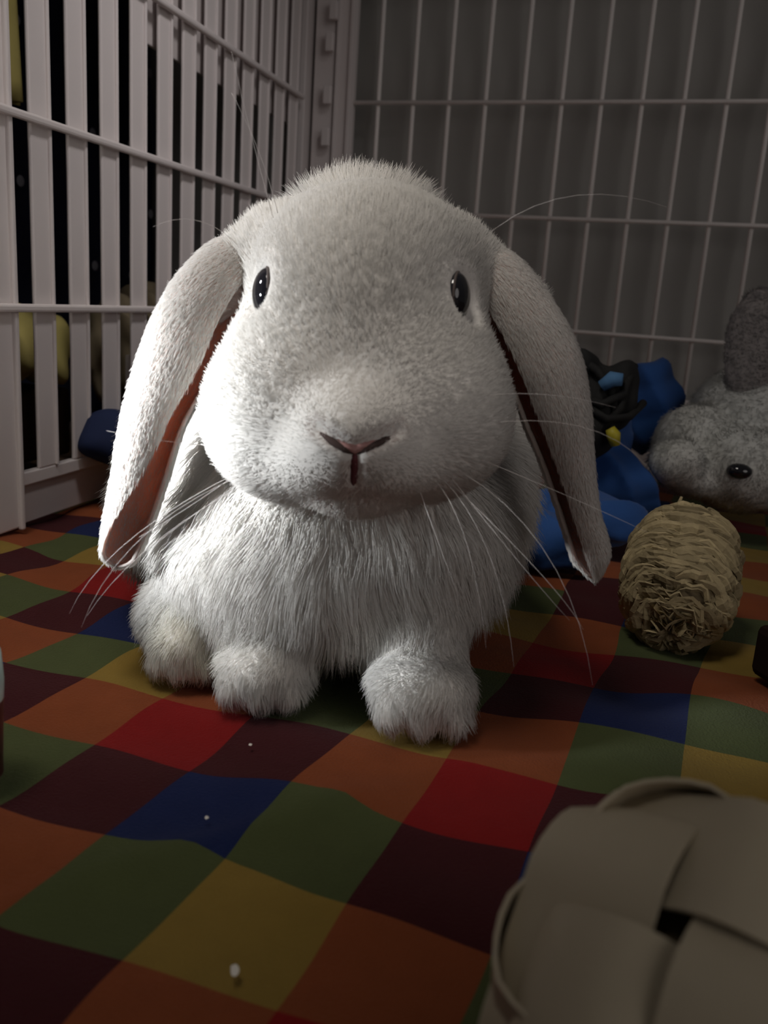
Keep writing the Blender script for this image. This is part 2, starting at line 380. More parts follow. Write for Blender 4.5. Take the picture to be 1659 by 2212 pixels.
first = True
for k in range(1, 13):
    o = sl0 if first else sl0.copy()
    if not first: COL.objects.link(o); o.parent = lp
    first = False
    o.location = (0, k * LP - SW / 2, 0)
# wide end stile nearest the camera, and slats of the next panel towards the camera
bm = bmesh.new(); add_box(bm, (-0.005, -0.021, TOPZ / 2 + 0.001), (0.010, 0.042, TOPZ), 0.0015)
add_box(bm, (0.001, -0.002, TOPZ / 2), (0.004, 0.004, TOPZ), 0.0012)
bm_obj('end_stile', bm, M['white_plastic'], lp)
bm = bmesh.new(); add_box(bm, (-0.002, 12.75 * LP, TOPZ / 2 + 0.001), (0.008, 0.62 * LP, TOPZ), 0.0015); bm_obj('end_stile', bm, M['white_plastic'], lp)
for h in (H1, H2, H3, 0.49, 0.605):
    bm = bmesh.new(); add_box(bm, (0.0035, 12.2 * LP / 2 - 0.02, h), (0.0055, 12.2 * LP + 0.04, 0.0052), 0.0016)
    bm_obj('cross_rail', bm, M['white_plastic'], lp)
bm = bmesh.new(); add_box(bm, (-0.0032, 12.2 * LP / 2, 0.0331), (0.0065, 12.2 * LP, 0.0092), 0.001); bm_obj('bottom_rail', bm, M['white_plastic'], lp)
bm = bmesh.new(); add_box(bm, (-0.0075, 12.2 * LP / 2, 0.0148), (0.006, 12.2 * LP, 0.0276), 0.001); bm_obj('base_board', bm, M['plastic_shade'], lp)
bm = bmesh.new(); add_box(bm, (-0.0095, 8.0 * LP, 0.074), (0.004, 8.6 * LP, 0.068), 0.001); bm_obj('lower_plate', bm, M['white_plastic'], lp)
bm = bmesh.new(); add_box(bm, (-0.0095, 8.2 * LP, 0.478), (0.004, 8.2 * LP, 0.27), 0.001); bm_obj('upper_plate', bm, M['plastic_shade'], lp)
# next panel, towards the camera (only its end is in the picture)
np_ = empty('near_pen_panel', (LX + LS * LY, LY, 0), LA); tag(np_, 'white pen panel end stile at the very left edge, joined to the slatted panel', 'pen panel')
bm = bmesh.new(); add_box(bm, (-0.005, -0.0755, TOPZ / 2 + 0.001), (0.010, 0.062, TOPZ), 0.0015); bm_obj('end_stile', bm, M['white_plastic'], np_)
for k in range(7):
    bm = slat_mesh(SW, 0.0375, TOPZ); bm_obj('slat', bm, M['white_plastic'], np_).location = (0, -0.135 - k * LP, 0)
for h in (H1, H2, H3, 0.605):
    bm = bmesh.new(); add_box(bm, (0.0035, -0.21, h), (0.0055, 0.30, 0.0052), 0.0016); bm_obj('cross_rail', bm, M['white_plastic'], np_)
bm = bmesh.new(); add_box(bm, (-0.0045, -0.235, 0.019), (0.0085, 0.26, 0.0365), 0.001); bm_obj('bottom_rail', bm, M['white_plastic'], np_)

# ------------------------------------------------------------------ back wire panel
wp = empty('wire_pen_panel', (0, 0, 0)); tag(wp, 'white wire grid pen panel standing behind the rabbit', 'pen panel')
v, f = tube([(0, 0, 0.066), (0, 0, TOPZ)], 0.0024, 10)
w0 = mesh_obj('upright_wire', v, f, M['wire'], wp)
for i in range(0, 22):
    o = w0 if i == 0 else w0.copy()
    if i: COL.objects.link(o); o.parent = wp
    o.location = (i * 0.04, 0.0, 0)
for h in (H1, H2, H3, 0.49, 0.61):
    v, f = tube([(-0.036, -0.0042, h), (0.88, -0.0042, h)], 0.0022, 10); mesh_obj('cross_wire', v, f, M['wire'], wp)
bm = bmesh.new(); add_box(bm, (0.425, -0.001, 0.063), (0.92, 0.008, 0.040), 0.002); bm_obj('bottom_rail', bm, M['white_plastic'], wp)
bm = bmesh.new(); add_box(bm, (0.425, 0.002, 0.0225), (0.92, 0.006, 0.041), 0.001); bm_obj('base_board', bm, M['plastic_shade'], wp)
for x in (0.085, 0.3645, 0.64):
    bm = bmesh.new(); bmesh.ops.create_uvsphere(bm, u_segments=14, v_segments=8, radius=0.0042)
    for vv in bm.verts: vv.co.y *= 0.45
    o = bm_obj('screw', bm, M['straw_dark'], wp, True); o.location = (x, -0.0055, 0.0725)
# corner post with the two hinge knuckles
cp = empty('corner_post', (-0.050, -0.006, 0)); tag(cp, 'white plastic corner post with interlocking hinge clips between slatted and wire panels', 'post')
bm = bmesh.new(); add_box(bm, (0.0115, 0.004, TOPZ / 2), (0.022, 0.010, TOPZ), 0.0015)
add_box(bm, (0.019, -0.002, TOPZ / 2), (0.005, 0.006, TOPZ), 0.001); add_box(bm, (0.003, -0.002, TOPZ / 2), (0.004, 0.006, TOPZ), 0.001)
bm_obj('post', bm, M['white_plastic'], cp)
bm = bmesh.new(); add_box(bm, (-0.0135, 0.004, TOPZ / 2), (0.024, 0.010, TOPZ), 0.0015); bm_obj('inner_stile', bm, M['white_plastic'], cp)
for z in (0.335, 0.378, 0.431, 0.462):
    bm = bmesh.new(); odd = round((z - 0.325) / 0.0265) % 2
    add_box(bm, (-0.004 + 0.003 * odd, -0.0095, z), (0.009, 0.007, 0.019), 0.0012); bm_obj('hinge_clip', bm, M['white_plastic'], cp)

# ------------------------------------------------------------------ things outside the pen, seen between the slats
def drape(name, o, ux, uz, nx, nz, amp, waves, mats, mi=None, seed=0, th=0.002):
    rnd = random.Random(seed); ph = rnd.random() * 6; V = []; Fc = []; MI = []
    o = Vector(o); ux = Vector(ux); uz = Vector(uz); nn = ux.cross(uz).normalized()
    for a in range(nx + 1):
        for b in range(nz + 1):
            s, t = a / nx, b / nz
            k = amp * (math.sin(s * waves * 6.28 + ph + t * 1.3) + 0.5 * math.sin(s * waves * 15 + ph * 2 - t * 2)) * (0.6 + 0.4 * (1 - t))
            V.append(o + ux * s + uz * t + nn * k + ux * (0.02 * math.sin(t * 7 + ph)))
    for a in range(nx):
        for b in range(nz):
            i = a * (nz + 1) + b; Fc.append((i, i + nz + 1, i + nz + 2, i + 1))
    ob = mesh_obj(name, V, Fc, mats); sm = ob.modifiers.new('s', 'SOLIDIFY'); sm.thickness = th
    return ob
cu = drape('dotted_curtain', (-0.30, -0.95, 0.0), (-0.02, 1.50, 0), (0, 0, 0.95), 140, 20, 0.008, 12, M['dotcloth'], seed=3)
tag(cu, 'navy cloth with pale dots hanging outside the slatted panel', 'curtain')
rnd = random.Random(5)
for zz in range(9):
    for k in range(19):
        bm = bmesh.new(); bmesh.ops.create_uvsphere(bm, u_segments=12, v_segments=6, radius=0.0055)
        for vv in bm.verts: vv.co.x *= 0.2
        o = bm_obj('dot', bm, M['dot'], cu, True) if (zz, k) == (0, 0) else dot0.copy()
        if (zz, k) == (0, 0): dot0 = o
        else: COL.objects.link(o); o.parent = cu
        yy = -0.90 + k * 0.075 + 0.035 * (zz % 2) + rnd.uniform(-.006, .006)
        o.location = (-0.288 + rnd.uniform(-.002, .002), yy, 0.10 + zz * 0.075 + rnd.uniform(-.006, .006))
yc = drape('hanging_yellow_cloth', (-0.148, -0.435, 0.292), (-0.008, 0.062, 0.0), (0.0, -0.01, 0.30), 24, 20, 0.006, 2, M['yellowcloth'], seed=6)
tag(yc, 'dull yellow cloth with a straight lower hem hanging outside the pen, at top left', 'cloth')
def blob_obj(name, fn, lo, hi, h, mtl, parent=None):
    V, Q = surface_net(fn, lo, hi, h); return mesh_obj(name, V, Q, mtl, parent)
def wr(P, s, a, ph=0.0):
    x, y, z = P[..., 0], P[..., 1], P[..., 2]
    return a * (np.sin(x * s + 2.1 * np.sin(y * s * .7 + ph)) * np.sin(z * s * .8 + 1.7 * np.sin(x * s * .5 + ph)) + 0.6 * np.sin(y * s * 1.3 + z * s * 1.1 + ph))
def pile(P, cs, k, s, a, ph, fl=0.001):
    d = None
    for c, r in cs:
        e = sd_ell(P, c, r); d = e if d is None else smin(d, e, k)
    d = d + wr(P, s, a, ph)
    return np.maximum(d, fl - P[..., 2])
yb = [((-0.165, -0.43, 0.108), (0.033, 0.04, 0.030)), ((-0.165, -0.385, 0.112), (0.03, 0.03, 0.030)), ((-0.17, -0.345, 0.105), (0.03, 0.022, 0.030))]
o = blob_obj('crumpled_yellow_cloth', lambda P: pile(P, yb, .01, 110, .004, .5), (-0.23, -0.56, 0.06), (-0.10, -0.27, 0.18), 0.003, M['yellowcloth'])
tag(o, 'crumpled yellow cloth lying on the dark box outside the slats', 'cloth')
bb = [((-0.150, -0.262, 0.10), (0.03, 0.042, 0.05))]
o = blob_obj('patterned_brown_cloth', lambda P: pile(P, bb + [((-0.155, -0.21, 0.11), (0.03, 0.05, 0.055))], .01, 130, .004, 2.5), (-0.22, -0.38, 0.0), (-0.105, -0.12, 0.19), 0.003, M['olive'])
tag(o, 'brown patterned cloth heaped outside the pen behind the fourth gap', 'cloth')
bm = bmesh.new(); add_box(bm, (-0.205, -0.43, 0.040), (0.09, 0.22, 0.060), 0.004); tag(bm_obj('dark_box', bm, M['dark']), 'low dark box outside the slats, under the crumpled yellow cloth', 'box')

# ------------------------------------------------------------------ blue fabric tunnel, crumpled
bt = empty('blue_fabric_pouch', (0.3121,-0.2939,0.0000)); bl_ = bt.location
tag(bt, 'crumpled blue fabric carrier with black straps behind the right ear of the rabbit', 'bag')
def inl(v): return Vector(v) - bl_
bf = [(inl((0.3303,-0.1768,0.0845)), (0.028, 0.024, 0.038)), (inl((0.3340,-0.1756,0.1057)), (0.016, 0.022, 0.026)), (inl((0.3370,-0.1746,0.1211)), (0.006, 0.012, 0.012)), (inl((0.3116,-0.2721,0.0329)), (0.038, 0.030, 0.030)),
      (inl((0.2969,-0.3399,0.0225)), (0.05, 0.035, 0.020)), (inl((0.2799,-0.4084,0.0124)), (0.035, 0.03, 0.028)), (inl((0.2810,-0.2505,0.0715)), (0.04, 0.05, 0.04))]
def blue_fn(P):
    d = None
    for c, r in bf:
        e = sd_ell(P, c, r); d = e if d is None else smin(d, e, .008)
    d = d + wr(P, 60, .0036, 1.0) + np.abs(np.sin(P[..., 0] * 85 + P[..., 2] * 60 + 2 * np.sin(P[..., 1] * 50))) * .005 - .0025 * np.abs(np.sin(P[..., 2] * 110 - P[..., 0] * 40 + 1.3)) 
    return np.maximum(d, 0.003 - P[..., 2])
o = blob_obj('fabric_body', blue_fn, (-0.16, -0.15, 0.0), (0.16, 0.22, 0.16), 0.0026, M['blue'], bt)
bk = [(inl((0.2960,-0.2982,0.1069)), (0.016, 0.014, 0.020)), (inl((0.3132,-0.2979,0.1051)), (0.012, 0.013, 0.024)), (inl((0.3154,-0.2919,0.1238)), (0.008, 0.008, 0.010)), (inl((0.2948,-0.3091,0.0835)), (0.018, 0.014, 0.026)), (inl((0.2844,-0.3019,0.1267)), (0.012, 0.012, 0.012))]
def blk_fn(P):
    d = None
    for c, r in bk:
        e = sd_ell(P, c, r); d = e if d is None else smin(d, e, .005)
    return d + wr(P, 160, .0022, 2.0)
blob_obj('black_lining', blk_fn, (-0.16, -0.15, 0.0), (0.16, 0.17, 0.20), 0.0024, M['black'], bt)
for a, b, rr in [(inl((0.3003,-0.3178,0.1139)), inl((0.3143,-0.3185,0.1202)), .0045)]:
    v, f = tube([a, (a + b) / 2 + Vector((0, 0, .003)), b], [rr, rr * 1.3, rr], 8); mesh_obj('light_blue_tab', v, f, M['ltblue'], bt)
v, f = tube([inl((0.3102,-0.3230,0.0850)), inl((0.3134,-0.3230,0.0803)), inl((0.3156,-0.3223,0.0730))], [.0035, .0052, .0035], 10); mesh_obj('yellow_toggle', v, f, M['toggle'], bt)
pts = [inl((0.2925,-0.3203,0.0981)), inl((0.3069,-0.3241,0.0915)), inl((0.3221,-0.3107,0.0934)), inl((0.3298,-0.2873,0.1023))]
v, f = tube(pts, .003, 8); mesh_obj('strap', v, f, M['black'], bt)
for q in ([inl((0.2821,-0.3079,0.1319)), inl((0.2950,-0.3111,0.1247)), inl((0.3064,-0.3126,0.1141)), inl((0.3133,-0.3157,0.0930))], [inl((0.3197,-0.2905,0.1292)), inl((0.3165,-0.3094,0.1165)), inl((0.3156,-0.3149,0.1000)), inl((0.3043,-0.3196,0.0823))],
          [inl((0.2889,-0.3193,0.1045)), inl((0.3022,-0.3214,0.1012)), inl((0.3169,-0.3145,0.1102))]):
    v, f = tube(q, .0032, 8); mesh_obj('strap', v, f, M['black'], bt)
# navy bundle by the left panel
nb_ = [((-0.0424,-0.4125,0.0498), (0.030, 0.04, 0.022)), ((-0.0224,-0.4008,0.0452), (0.035, 0.04, 0.024))]
o = blob_obj('navy_cloth_bundle', lambda P: pile(P, nb_, .01, 90, .003, 4.0), (-0.06, -0.50, 0.0), (0.12, -0.28, 0.09), 0.0026, M['navy'])
tag(o, 'navy cloth bundle at the foot of the slatted panel, behind the left ear', 'cloth')

# ------------------------------------------------------------------ plush rabbit toy on the right
pr = empty('plush_rabbit', (0.4151,-0.2177,0.0172)); pr.location.z = 0; pl = pr.location.copy()
tag(pr, 'white plush rabbit toy lying face down at the right edge by the wire panel', 'soft toy')
def inp(v): return Vector(v) - pl
pb = [(inp((0.4204,-0.1845,0.0887)), (0.055, 0.06, 0.045)), (inp((0.3747,-0.2308,0.0663)), (0.034, 0.032, 0.034)), (inp((0.3598,-0.2723,0.0576)), (0.021, 0.018, 0.019)), (inp((0.4081,-0.2410,0.0549)), (0.045, 0.04, 0.034)),
      (inp((0.3763,-0.2617,0.0451)), (0.022, 0.018, 0.014)), (inp((0.4409,-0.1884,0.0701)), (0.06, 0.06, 0.055))]
def plush_fn(P):
    d = None
    for c, r in pb:
        e = sd_ell(P, c, r); d = e if d is None else smin(d, e, .006)
    return np.maximum(d + wr(P, 120, .0008, 1.0), 0.002 - P[..., 2])
V, Q = surface_net(plush_fn, (-0.13, -0.11, 0.0), (0.16, 0.17, 0.16), 0.0032); N = vert_normals(V, Q)
mesh_obj('body', V, Q, M['plushskin'], pr)
one = np.ones(len(V)); down = np.tile([[-0.4, -0.2, -1.0]], (len(V), 1))
grow_fur('plush_pile', V, Q, N, one * .006, np.where(N[:, 1] > .5, .15, 1.0), down, one * .6, np.tile([[.66, .66, .63]], (len(V), 1)), 26000, .00022, pr, M['fur'], seed=4, K=3, jit=.4)
ec = inp((0.4051,-0.2210,0.1530))
def pear(P):
    d = sd_ell(P, ec, (0.022, 0.012, 0.040)); return smin(d, sd_ell(P, ec + Vector((0, 0.004, -0.03)), (0.016, 0.012, 0.025)), .01)
V, Q = surface_net(pear, (ec.x - .05, ec.y - .04, ec.z - .08), (ec.x + .05, ec.y + .04, ec.z + .06), 0.003); N = vert_normals(V, Q)
eo = mesh_obj('ear', V, Q, M['plushear'], pr)
one = np.ones(len(V))
grow_fur('plush_pile', V, Q, N, one * .005, one, np.tile([[-0.3, 0, 1.0]], (len(V), 1)), one * .6, np.tile([[.40, .38, .38]], (len(V), 1)), 6000, .00022, pr, M['fur'], seed=5, K=3, jit=.4)
bm = bmesh.new(); bmesh.ops.create_uvsphere(bm, u_segments=16, v_segments=10, radius=0.0085); o = bm_obj('eye', bm, M['eye'], pr, True); o.location = inp((0.4045,-0.2810,0.0581)); o.scale = (1.1, .8, .7)

# ------------------------------------------------------------------ braided leaf roll
hy = empty('braided_leaf_roll', (0.3678,-0.4936,0.0310)); hloc = hy.location.copy(); hy.location.z = 0
tag(hy, 'tan chew roll of braided dried leaves lying on the blanket at the right', 'chew toy')
axd = (Vector((0.3661,-0.5225,0.0152)) - hloc).normalized()
e1 = axd.cross(Vector((0, 0, 1))).normalized(); e2 = e1.cross(axd).normalized()
HA, HB = 0.041, 0.0255
def hp(s, ph, off):       # s in -1..1 along the axis, superellipse profile
    rr = HB * (max(0.0, 1 - abs(s) ** 3.4)) ** 0.5
    p = axd * (s * HA) + (e1 * math.cos(ph) + e2 * math.sin(ph)) * rr
    n = (axd * (s * abs(s) ** 1.2 / HA) + (e1 * math.cos(ph) + e2 * math.sin(ph)) * (rr / HB ** 2)).normalized()
    return p + n * off + Vector((0, 0, hloc.z)), n
V = []; Fc = []
for a in range(25):
    for b in range(32):
        V.append(hp(-0.995 + 1.99 * a / 24, 2 * math.pi * b / 32, -0.002)[0])
for a in range(24):
    for b in range(32): Fc.append((a * 32 + b, a * 32 + (b + 1) % 32, (a + 1) * 32 + (b + 1) % 32, (a + 1) * 32 + b))
mesh_obj('core', V, Fc, M['straw_dark'], hy)
rnd = random.Random(11)
rows = [-0.97 + i * 0.09 for i in range(19)] + [0.74, 0.82, 0.89, 0.94, 0.97, 0.985, 0.992]
for ri, s0 in enumerate(rows):
    parts = []
    rr = HB * (max(0.0, 1 - abs(s0) ** 2.6)) ** 0.5
    nst = max(7, int(40 * rr / HB)); wave = rnd.random() * 6
    for k in range(int(nst * 1.35)):
        ph0 = rnd.random() * 2 * math.pi; span = rnd.uniform(0.5, 1.25) * (1.0 if rr > .015 else 1.7)
        wd = rnd.uniform(0.0006, 0.0018); lift = rnd.uniform(-0.0012, 0.0042); tilt = rnd.uniform(-.05, .05); amp = rnd.uniform(.005, .03)
        ds = rnd.uniform(-.04, .04); freq = rnd.choice([3, 4, 5]); fp = rnd.random() * 6
        vv = []; n_ = 7
        for q in range(n_):
            u = q / (n_ - 1); ph = ph0 + span * (u - .5)
            s = s0 + ds + tilt * (u - .5) * 2 + amp * math.sin(freq * u * 3 + fp) + .045 * math.sin(5 * ph + .6) * (rr / HB)
            s = max(-.995, min(.995, s)); of = lift + .0022 * math.sin(math.pi * u) - .001
            ww = wd * (0.35 + math.sin(math.pi * min(1, u * 1.0 + .05)))
            c, n = hp(s, ph, of); c2, _ = hp(min(.999, s + .02), ph, of); al = (c2 - c).normalized() if (c2 - c).length > 1e-7 else axd
            tw = wd * 1.1 if q not in (0, n_ - 1) else .0002
            vv += [c - al * ww + n * (tw - .0004), c + n * .0005, c + al * ww - n * (tw + .0004)]
        ff = []
        for q in range(n_ - 1):
            a = q * 3; ff += [(a, a + 1, a + 4, a + 3), (a + 1, a + 2, a + 5, a + 4)]
        parts.append((vv, ff))
    v, f = merge(parts); o = mesh_obj('leaf_braid', v, f, M['straw'], hy, False)
t0 = Vector((0.3612,-0.4557,0.0613)) - Vector((hloc.x, hloc.y, 0))
v, f = tube([t0 + Vector((0, 0, -.004)), t0 + Vector((.001, 0, .001)), t0 + Vector((.002, 0, .0055))], [.0012, .0013, .0008], 6); mesh_obj('loose_leaf_end', v, f, M['straw'], hy)

# ------------------------------------------------------------------ ball woven from wide wood ribbons
wbp = (0.3732,-0.8215,0.0350)
WR = 0.035
wb = empty('woven_ribbon_ball', (wbp[0], wbp[1], 0)); tag(wb, 'ball woven from wide pale wood ribbons in the bottom right corner', 'chew toy')
wn = (HR * -0.40 - HF * 0.34 + Vector((0, 0, 0.85))).normalized()
we = HR * 0.86 - Vector((0, 0, 0.2)) - HF * 0.45; we = (we - wn * we.dot(wn)).normalized()
WROT = Matrix((we, wn.cross(we), wn)).transposed()
def band(axis, side):
    n = 48; wdt = 0.0272; d = side * 0.0163; th = 0.0009
    def row(k, dr):
        ph = 2 * math.pi * k / n; sn = math.sin(ph * 4 + (0 if side > 0 else math.pi))
        wv = math.tanh(1.8 * sn) / math.tanh(1.8) * 0.0022
        out = []
        for q in range(5):
            off = d + (q / 4 - .5) * wdt
            r = math.sqrt(WR ** 2 - (off * .62) ** 2) * (1 - 0.012 * math.cos(4 * ph)) + wv + dr
            a, b = math.cos(ph) * r, math.sin(ph) * r
            out.append(WROT @ Vector({0: (off, a, b), 1: (b, off, a), 2: (a, b, off)}[axis]) + Vector((0, 0, WR + 0.0025)))
        return out
    parts = []
    for dr in (th / 2, -th / 2):
        V = []
        for k in range(n): V += row(k, dr)
        Fc = [(k * 5 + q, k * 5 + q + 1, (k + 1) % n * 5 + q + 1, (k + 1) % n * 5 + q) for k in range(n) for q in range(4)]
        parts.append((V, Fc))
    for q in (0, 4):
        V = []
        for k in range(n): V += [row(k, th / 2)[q], row(k, -th / 2)[q]]
        parts.append((V, [(2 * k, 2 * k + 1, 2 * ((k + 1) % n) + 1, 2 * ((k + 1) % n)) for k in range(n)]))
    v, f = merge(parts)
    return mesh_obj('wood_ribbon', v, f, M['wood'], wb, True)
for ax in range(3):
    for sd in (1, -1): band(ax, sd)
bm = bmesh.new(); bmesh.ops.create_icosphere(bm, subdivisions=3, radius=WR * 0.88)
o = bm_obj('dark_inner_ball', bm, M['straw_dark'], wb, True); o.location = (0, 0, WR)  # plain dark ball showing through the gaps between ribbons

# ------------------------------------------------------------------ mug at the left edge, dark block at the right edge, crumbs
mg = empty('mint_rimmed_pot', (0.1465,-0.7680,0.0000)); tag(mg, 'pot with mint green rim and dark brown patterned side at the left edge', 'pot')
def lathe(prof, n=48):
    V = []; Fc = []
    for (r, z) in prof:
        for k in range(n): V.append((r * math.cos(6.28318 * k / n), r * math.sin(6.28318 * k / n), z))
    for i in range(len(prof) - 1):
        for k in range(n): Fc.append((i * n + k, i * n + (k + 1) % n, (i + 1) * n + (k + 1) % n, (i + 1) * n + k))
    return V, Fc
v, f = lathe([(0.0, 0.001), (0.0105, 0.001), (0.0115, 0.003), (0.0120, 0.020), (0.0125, 0.030)]); mesh_obj('patterned_side', v, f, M['mugdark'], mg)
v, f = lathe([(0.0125, 0.030), (0.0128, 0.036), (0.0122, 0.046), (0.0110, 0.0485), (0.0100, 0.046), (0.0098, 0.020), (0.0, 0.018)]); mesh_obj('mint_rim', v, f, M['mint'], mg)
db = bmesh.new(); add_box(db, (0, 0, 0.014), (0.03, 0.03, 0.026), 0.004); o = bm_obj('dark_chew_block', db, M['dark']); o.location = (0.4241,-0.5453,0.0000); o.rotation_euler = (0, 0, .6)
tag(o, 'dark brown block on the blanket at the right edge below the braided roll', 'block')
CR = [('white_fluff_crumb', (0.2283,-0.7528,0.0000), .0006, 'tiny white fluff crumb on the blue check'), ('white_fluff_crumb', (0.2675,-0.8071,0.0000), .0011, 'pale fluff flake on the yellow check, nearest the camera'),
      ('white_fluff_crumb', (0.2193,-0.7050,0.0000), .0006, 'tiny white fluff crumb on the maroon check in front of the paws')]
for nm, p, r, lb in CR:
    bm = bmesh.new(); bmesh.ops.create_icosphere(bm, subdivisions=2, radius=r)
    rr_ = random.Random(int(r * 1e6) + int(p[0] * 1e4))
    for v_ in bm.verts: v_.co = Vector((v_.co.x * rr_.uniform(.8, 1.3), v_.co.y * rr_.uniform(1.3, 2.2), v_.co.z * rr_.uniform(.25, .45)))
    o = bm_obj(nm, bm, M['fluff']); o.location = (p[0], p[1], 0.0); o.rotation_euler = (0, 0, .5); tag(o, lb, 'crumb', 'fluff crumbs on the blanket')

# ------------------------------------------------------------------ THE RABBIT (local frame: x right, y away from camera, z up)
RZ = -YAW
rb = empty('rabbit', heading(0, 0.40, 0), RZ)
tag(rb, 'white lop eared rabbit sitting on the checked blanket, facing the camera', 'rabbit')
HEAD = [((-0.0118,-0.0340,0.1700), (0.0475, 0.048, 0.0385)), ((-0.0129,-0.0550,0.1276), (0.0495, 0.040, 0.040)), ((-0.0140,-0.0650,0.1521), (0.036, 0.030, 0.045)),
        ((-0.0395,-0.0750,0.1192), (0.029, 0.030, 0.029)), ((0.0149,-0.0750,0.1238), (0.029, 0.030, 0.029)), ((-0.0120,-0.0940,0.1195), (0.024, 0.024, 0.019)),
        ((-0.0228,-0.0920,0.1093), (0.019, 0.018, 0.014)), ((-0.0004,-0.0920,0.1108), (0.019, 0.018, 0.014)), ((-0.0117,-0.0820,0.0965), (0.017, 0.016, 0.011))]
ROOT = [((-0.0502,-0.0250,0.1811), (-0.0799,-0.0320,0.1587), .0185, .0125), ((0.0219,-0.0250,0.1803), (0.0484,-0.0320,0.1653), .0175, .0120)]
BODY = [((-0.039, 0.095, 0.086), (0.100, 0.120, 0.092)), ((-0.0179,0.0370,0.1970), (0.036, 0.032, 0.024)), ((-0.0283,-0.0050,0.0750), (0.070, 0.058, 0.062)),
        ((-0.0458,-0.0280,0.0492), (0.046, 0.036, 0.034)), ((-0.0247,-0.0280,0.0398), (0.040, 0.034, 0.024)), ((0.0157,-0.0150,0.0607), (0.040, 0.042, 0.042)), ((0.0416,0.0300,0.0708), (0.030, 0.045, 0.045)), ((-0.1112,0.0400,0.0554), (0.021, 0.045, 0.038))]
LEGS = [('c', (-0.0443,-0.0350,0.0321), (-0.0445,-0.0550,0.0035), .022, .0165), ('c', (0.0147,-0.0350,0.0407), (0.0196,-0.0600,0.0084), .023, .0185)]
PAWS = [((-0.0451,-0.0620,0.0050), (0.0175, 0.021, 0.013)), ((0.0202,-0.0740,0.0044), (0.0195, 0.021, 0.0135)), ((-0.0822,-0.0380,0.0019), (0.0145, 0.024, 0.015)), ((-0.0907,-0.0250,0.0094), (0.0165, 0.022, 0.018)),
        ((0.0426,0.0500,0.0054), (0.018, 0.032, 0.016))]
NOSE = (-0.0110,-0.1170,0.1181)
def head_fn(P):
    d = None
    for i, (c, r) in enumerate(HEAD):
        e = sd_ell(P, c, r); d = e if d is None else smin(d, e, .022 if i < 5 else .008)
    for a, b, ra, rb_ in ROOT: d = smin(d, sd_cone(P, a, b, ra, rb_), .012)
    return d
def body_fn(P):
    d = None
    for c, r in BODY:
        e = sd_ell(P, c, r); d = e if d is None else smin(d, e, .02)
    return d
def leg_fn(P):
    d = None
    for _, a, b, ra, rb_ in LEGS:
        e = sd_cone(P, a, b, ra, rb_); d = e if d is None else np.minimum(d, e)
    for i, (c, r) in enumerate(PAWS):
        c = (c[0], c[1], max(r[2] + .0008, c[2] if i == 3 else r[2] + .0008)); d = smin(d, sd_ell(P, c, r), .008)
    # toes on the three visible paws
    for (c, r), n in zip(PAWS[:3], (3, 3, 3)):
        for k in range(n):
            u = (k - (n - 1) / 2); d = smin(d, sd_ell(P, (c[0] + u * r[0] * .62, c[1] - r[1] * .60 + abs(u) * .003, .0072), (0.0060, 0.0100, 0.0066)), .004)
    return d
def front_y(fn, x, z, y0=-.15, y1=.06):     # where a line running straight back first meets the surface
    ys = np.linspace(y0, y1, 1500); P = np.stack([np.full_like(ys, x), ys, np.full_like(ys, z)], -1).astype(np.float32)
    d = fn(P); k = int(np.argmax(d < 0)) if (d < 0).any() else int(np.argmin(d)); return float(ys[k])
def on_face(pts, fn): return [(p[0], front_y(fn, p[0], p[2]), p[2]) for p in pts]
NL = on_face([(-0.0110,-0.1150,0.1165), (-0.0173,-0.1120,0.1190), (-0.0239,-0.1060,0.1227)], head_fn); NRr = on_face([(-0.0110,-0.1150,0.1165), (-0.0043,-0.1120,0.1196), (0.0025,-0.1060,0.1232)], head_fn)
NM = on_face([(-0.0109,-0.1150,0.1162), (-0.0109,-0.1120,0.1097), (-0.0111,-0.1060,0.1024)], head_fn)
CREASE = [(L_[i], L_[i + 1], .0018 if L_ is not NM else .0012) for L_ in (NL, NRr, NM) for i in (0, 1)]
def grad(fn, c):
    e = .002; c = np.array(c); g = [float(fn(np.array([c + e * np.eye(3)[i]], np.float32))[0] - fn(np.array([c - e * np.eye(3)[i]], np.float32))[0]) for i in range(3)]
    return Vector(g).normalized()
EYES = []
for c in ((-0.0502,-0.0500,0.1648), (0.0229,-0.0500,0.1676)):
    y = front_y(head_fn, c[0], c[2]); p = (c[0], y, c[2]); n = grad(head_fn, p)
    n = Vector((math.copysign(.96, c[0] + .015), -.24, .06)).normalized()
    EYES.append(((p[0] - n.x * .0022, p[1] + .0045, p[2]), tuple(n)))
def rabbit_fn(P):
    d = smin(head_fn(P), body_fn(P), .014)
    d = smin(d, leg_fn(P), .012)
    for a, b, r in CREASE: d = -smin(-d, sd_cone(P, a, b, r * 1.15, r), .002)
    for c, n in EYES:
        q = Vector(c) + Vector(n) * .005
        d = -smin(-d, sd_ell(P, q, (.0070, .0085, .0100)), .004)
    return np.maximum(d, .0006 - P[..., 2])
V, Q = surface_net(rabbit_fn, (-0.17, -0.145, -0.003), (0.12, 0.235, 0.25), 0.0021)
N = vert_normals(V, Q)
mesh_obj('body', V, Q, M['skin'], rb)
Vf = V.astype(np.float32)
dh, db_, dl = head_fn(Vf), body_fn(Vf), leg_fn(Vf)
wh = 1 / (1 + np.exp((dh - np.minimum(db_, dl)) / .002)); wl = (1 - wh) / (1 + np.exp((dl - db_) / .003)); wb_ = 1 - wh - wl
dn = np.linalg.norm(V - np.array(NOSE), axis=1)
length = wh * (0.0028 + .0045 * np.clip((dn - .02) / .06, 0, 1)) + wb_ * (.0150 + .0045 * np.clip((.03 - V[:, 1]) / .05, 0, 1) * np.clip((.11 - V[:, 2]) / .05, 0, 1)) + wl * .0085
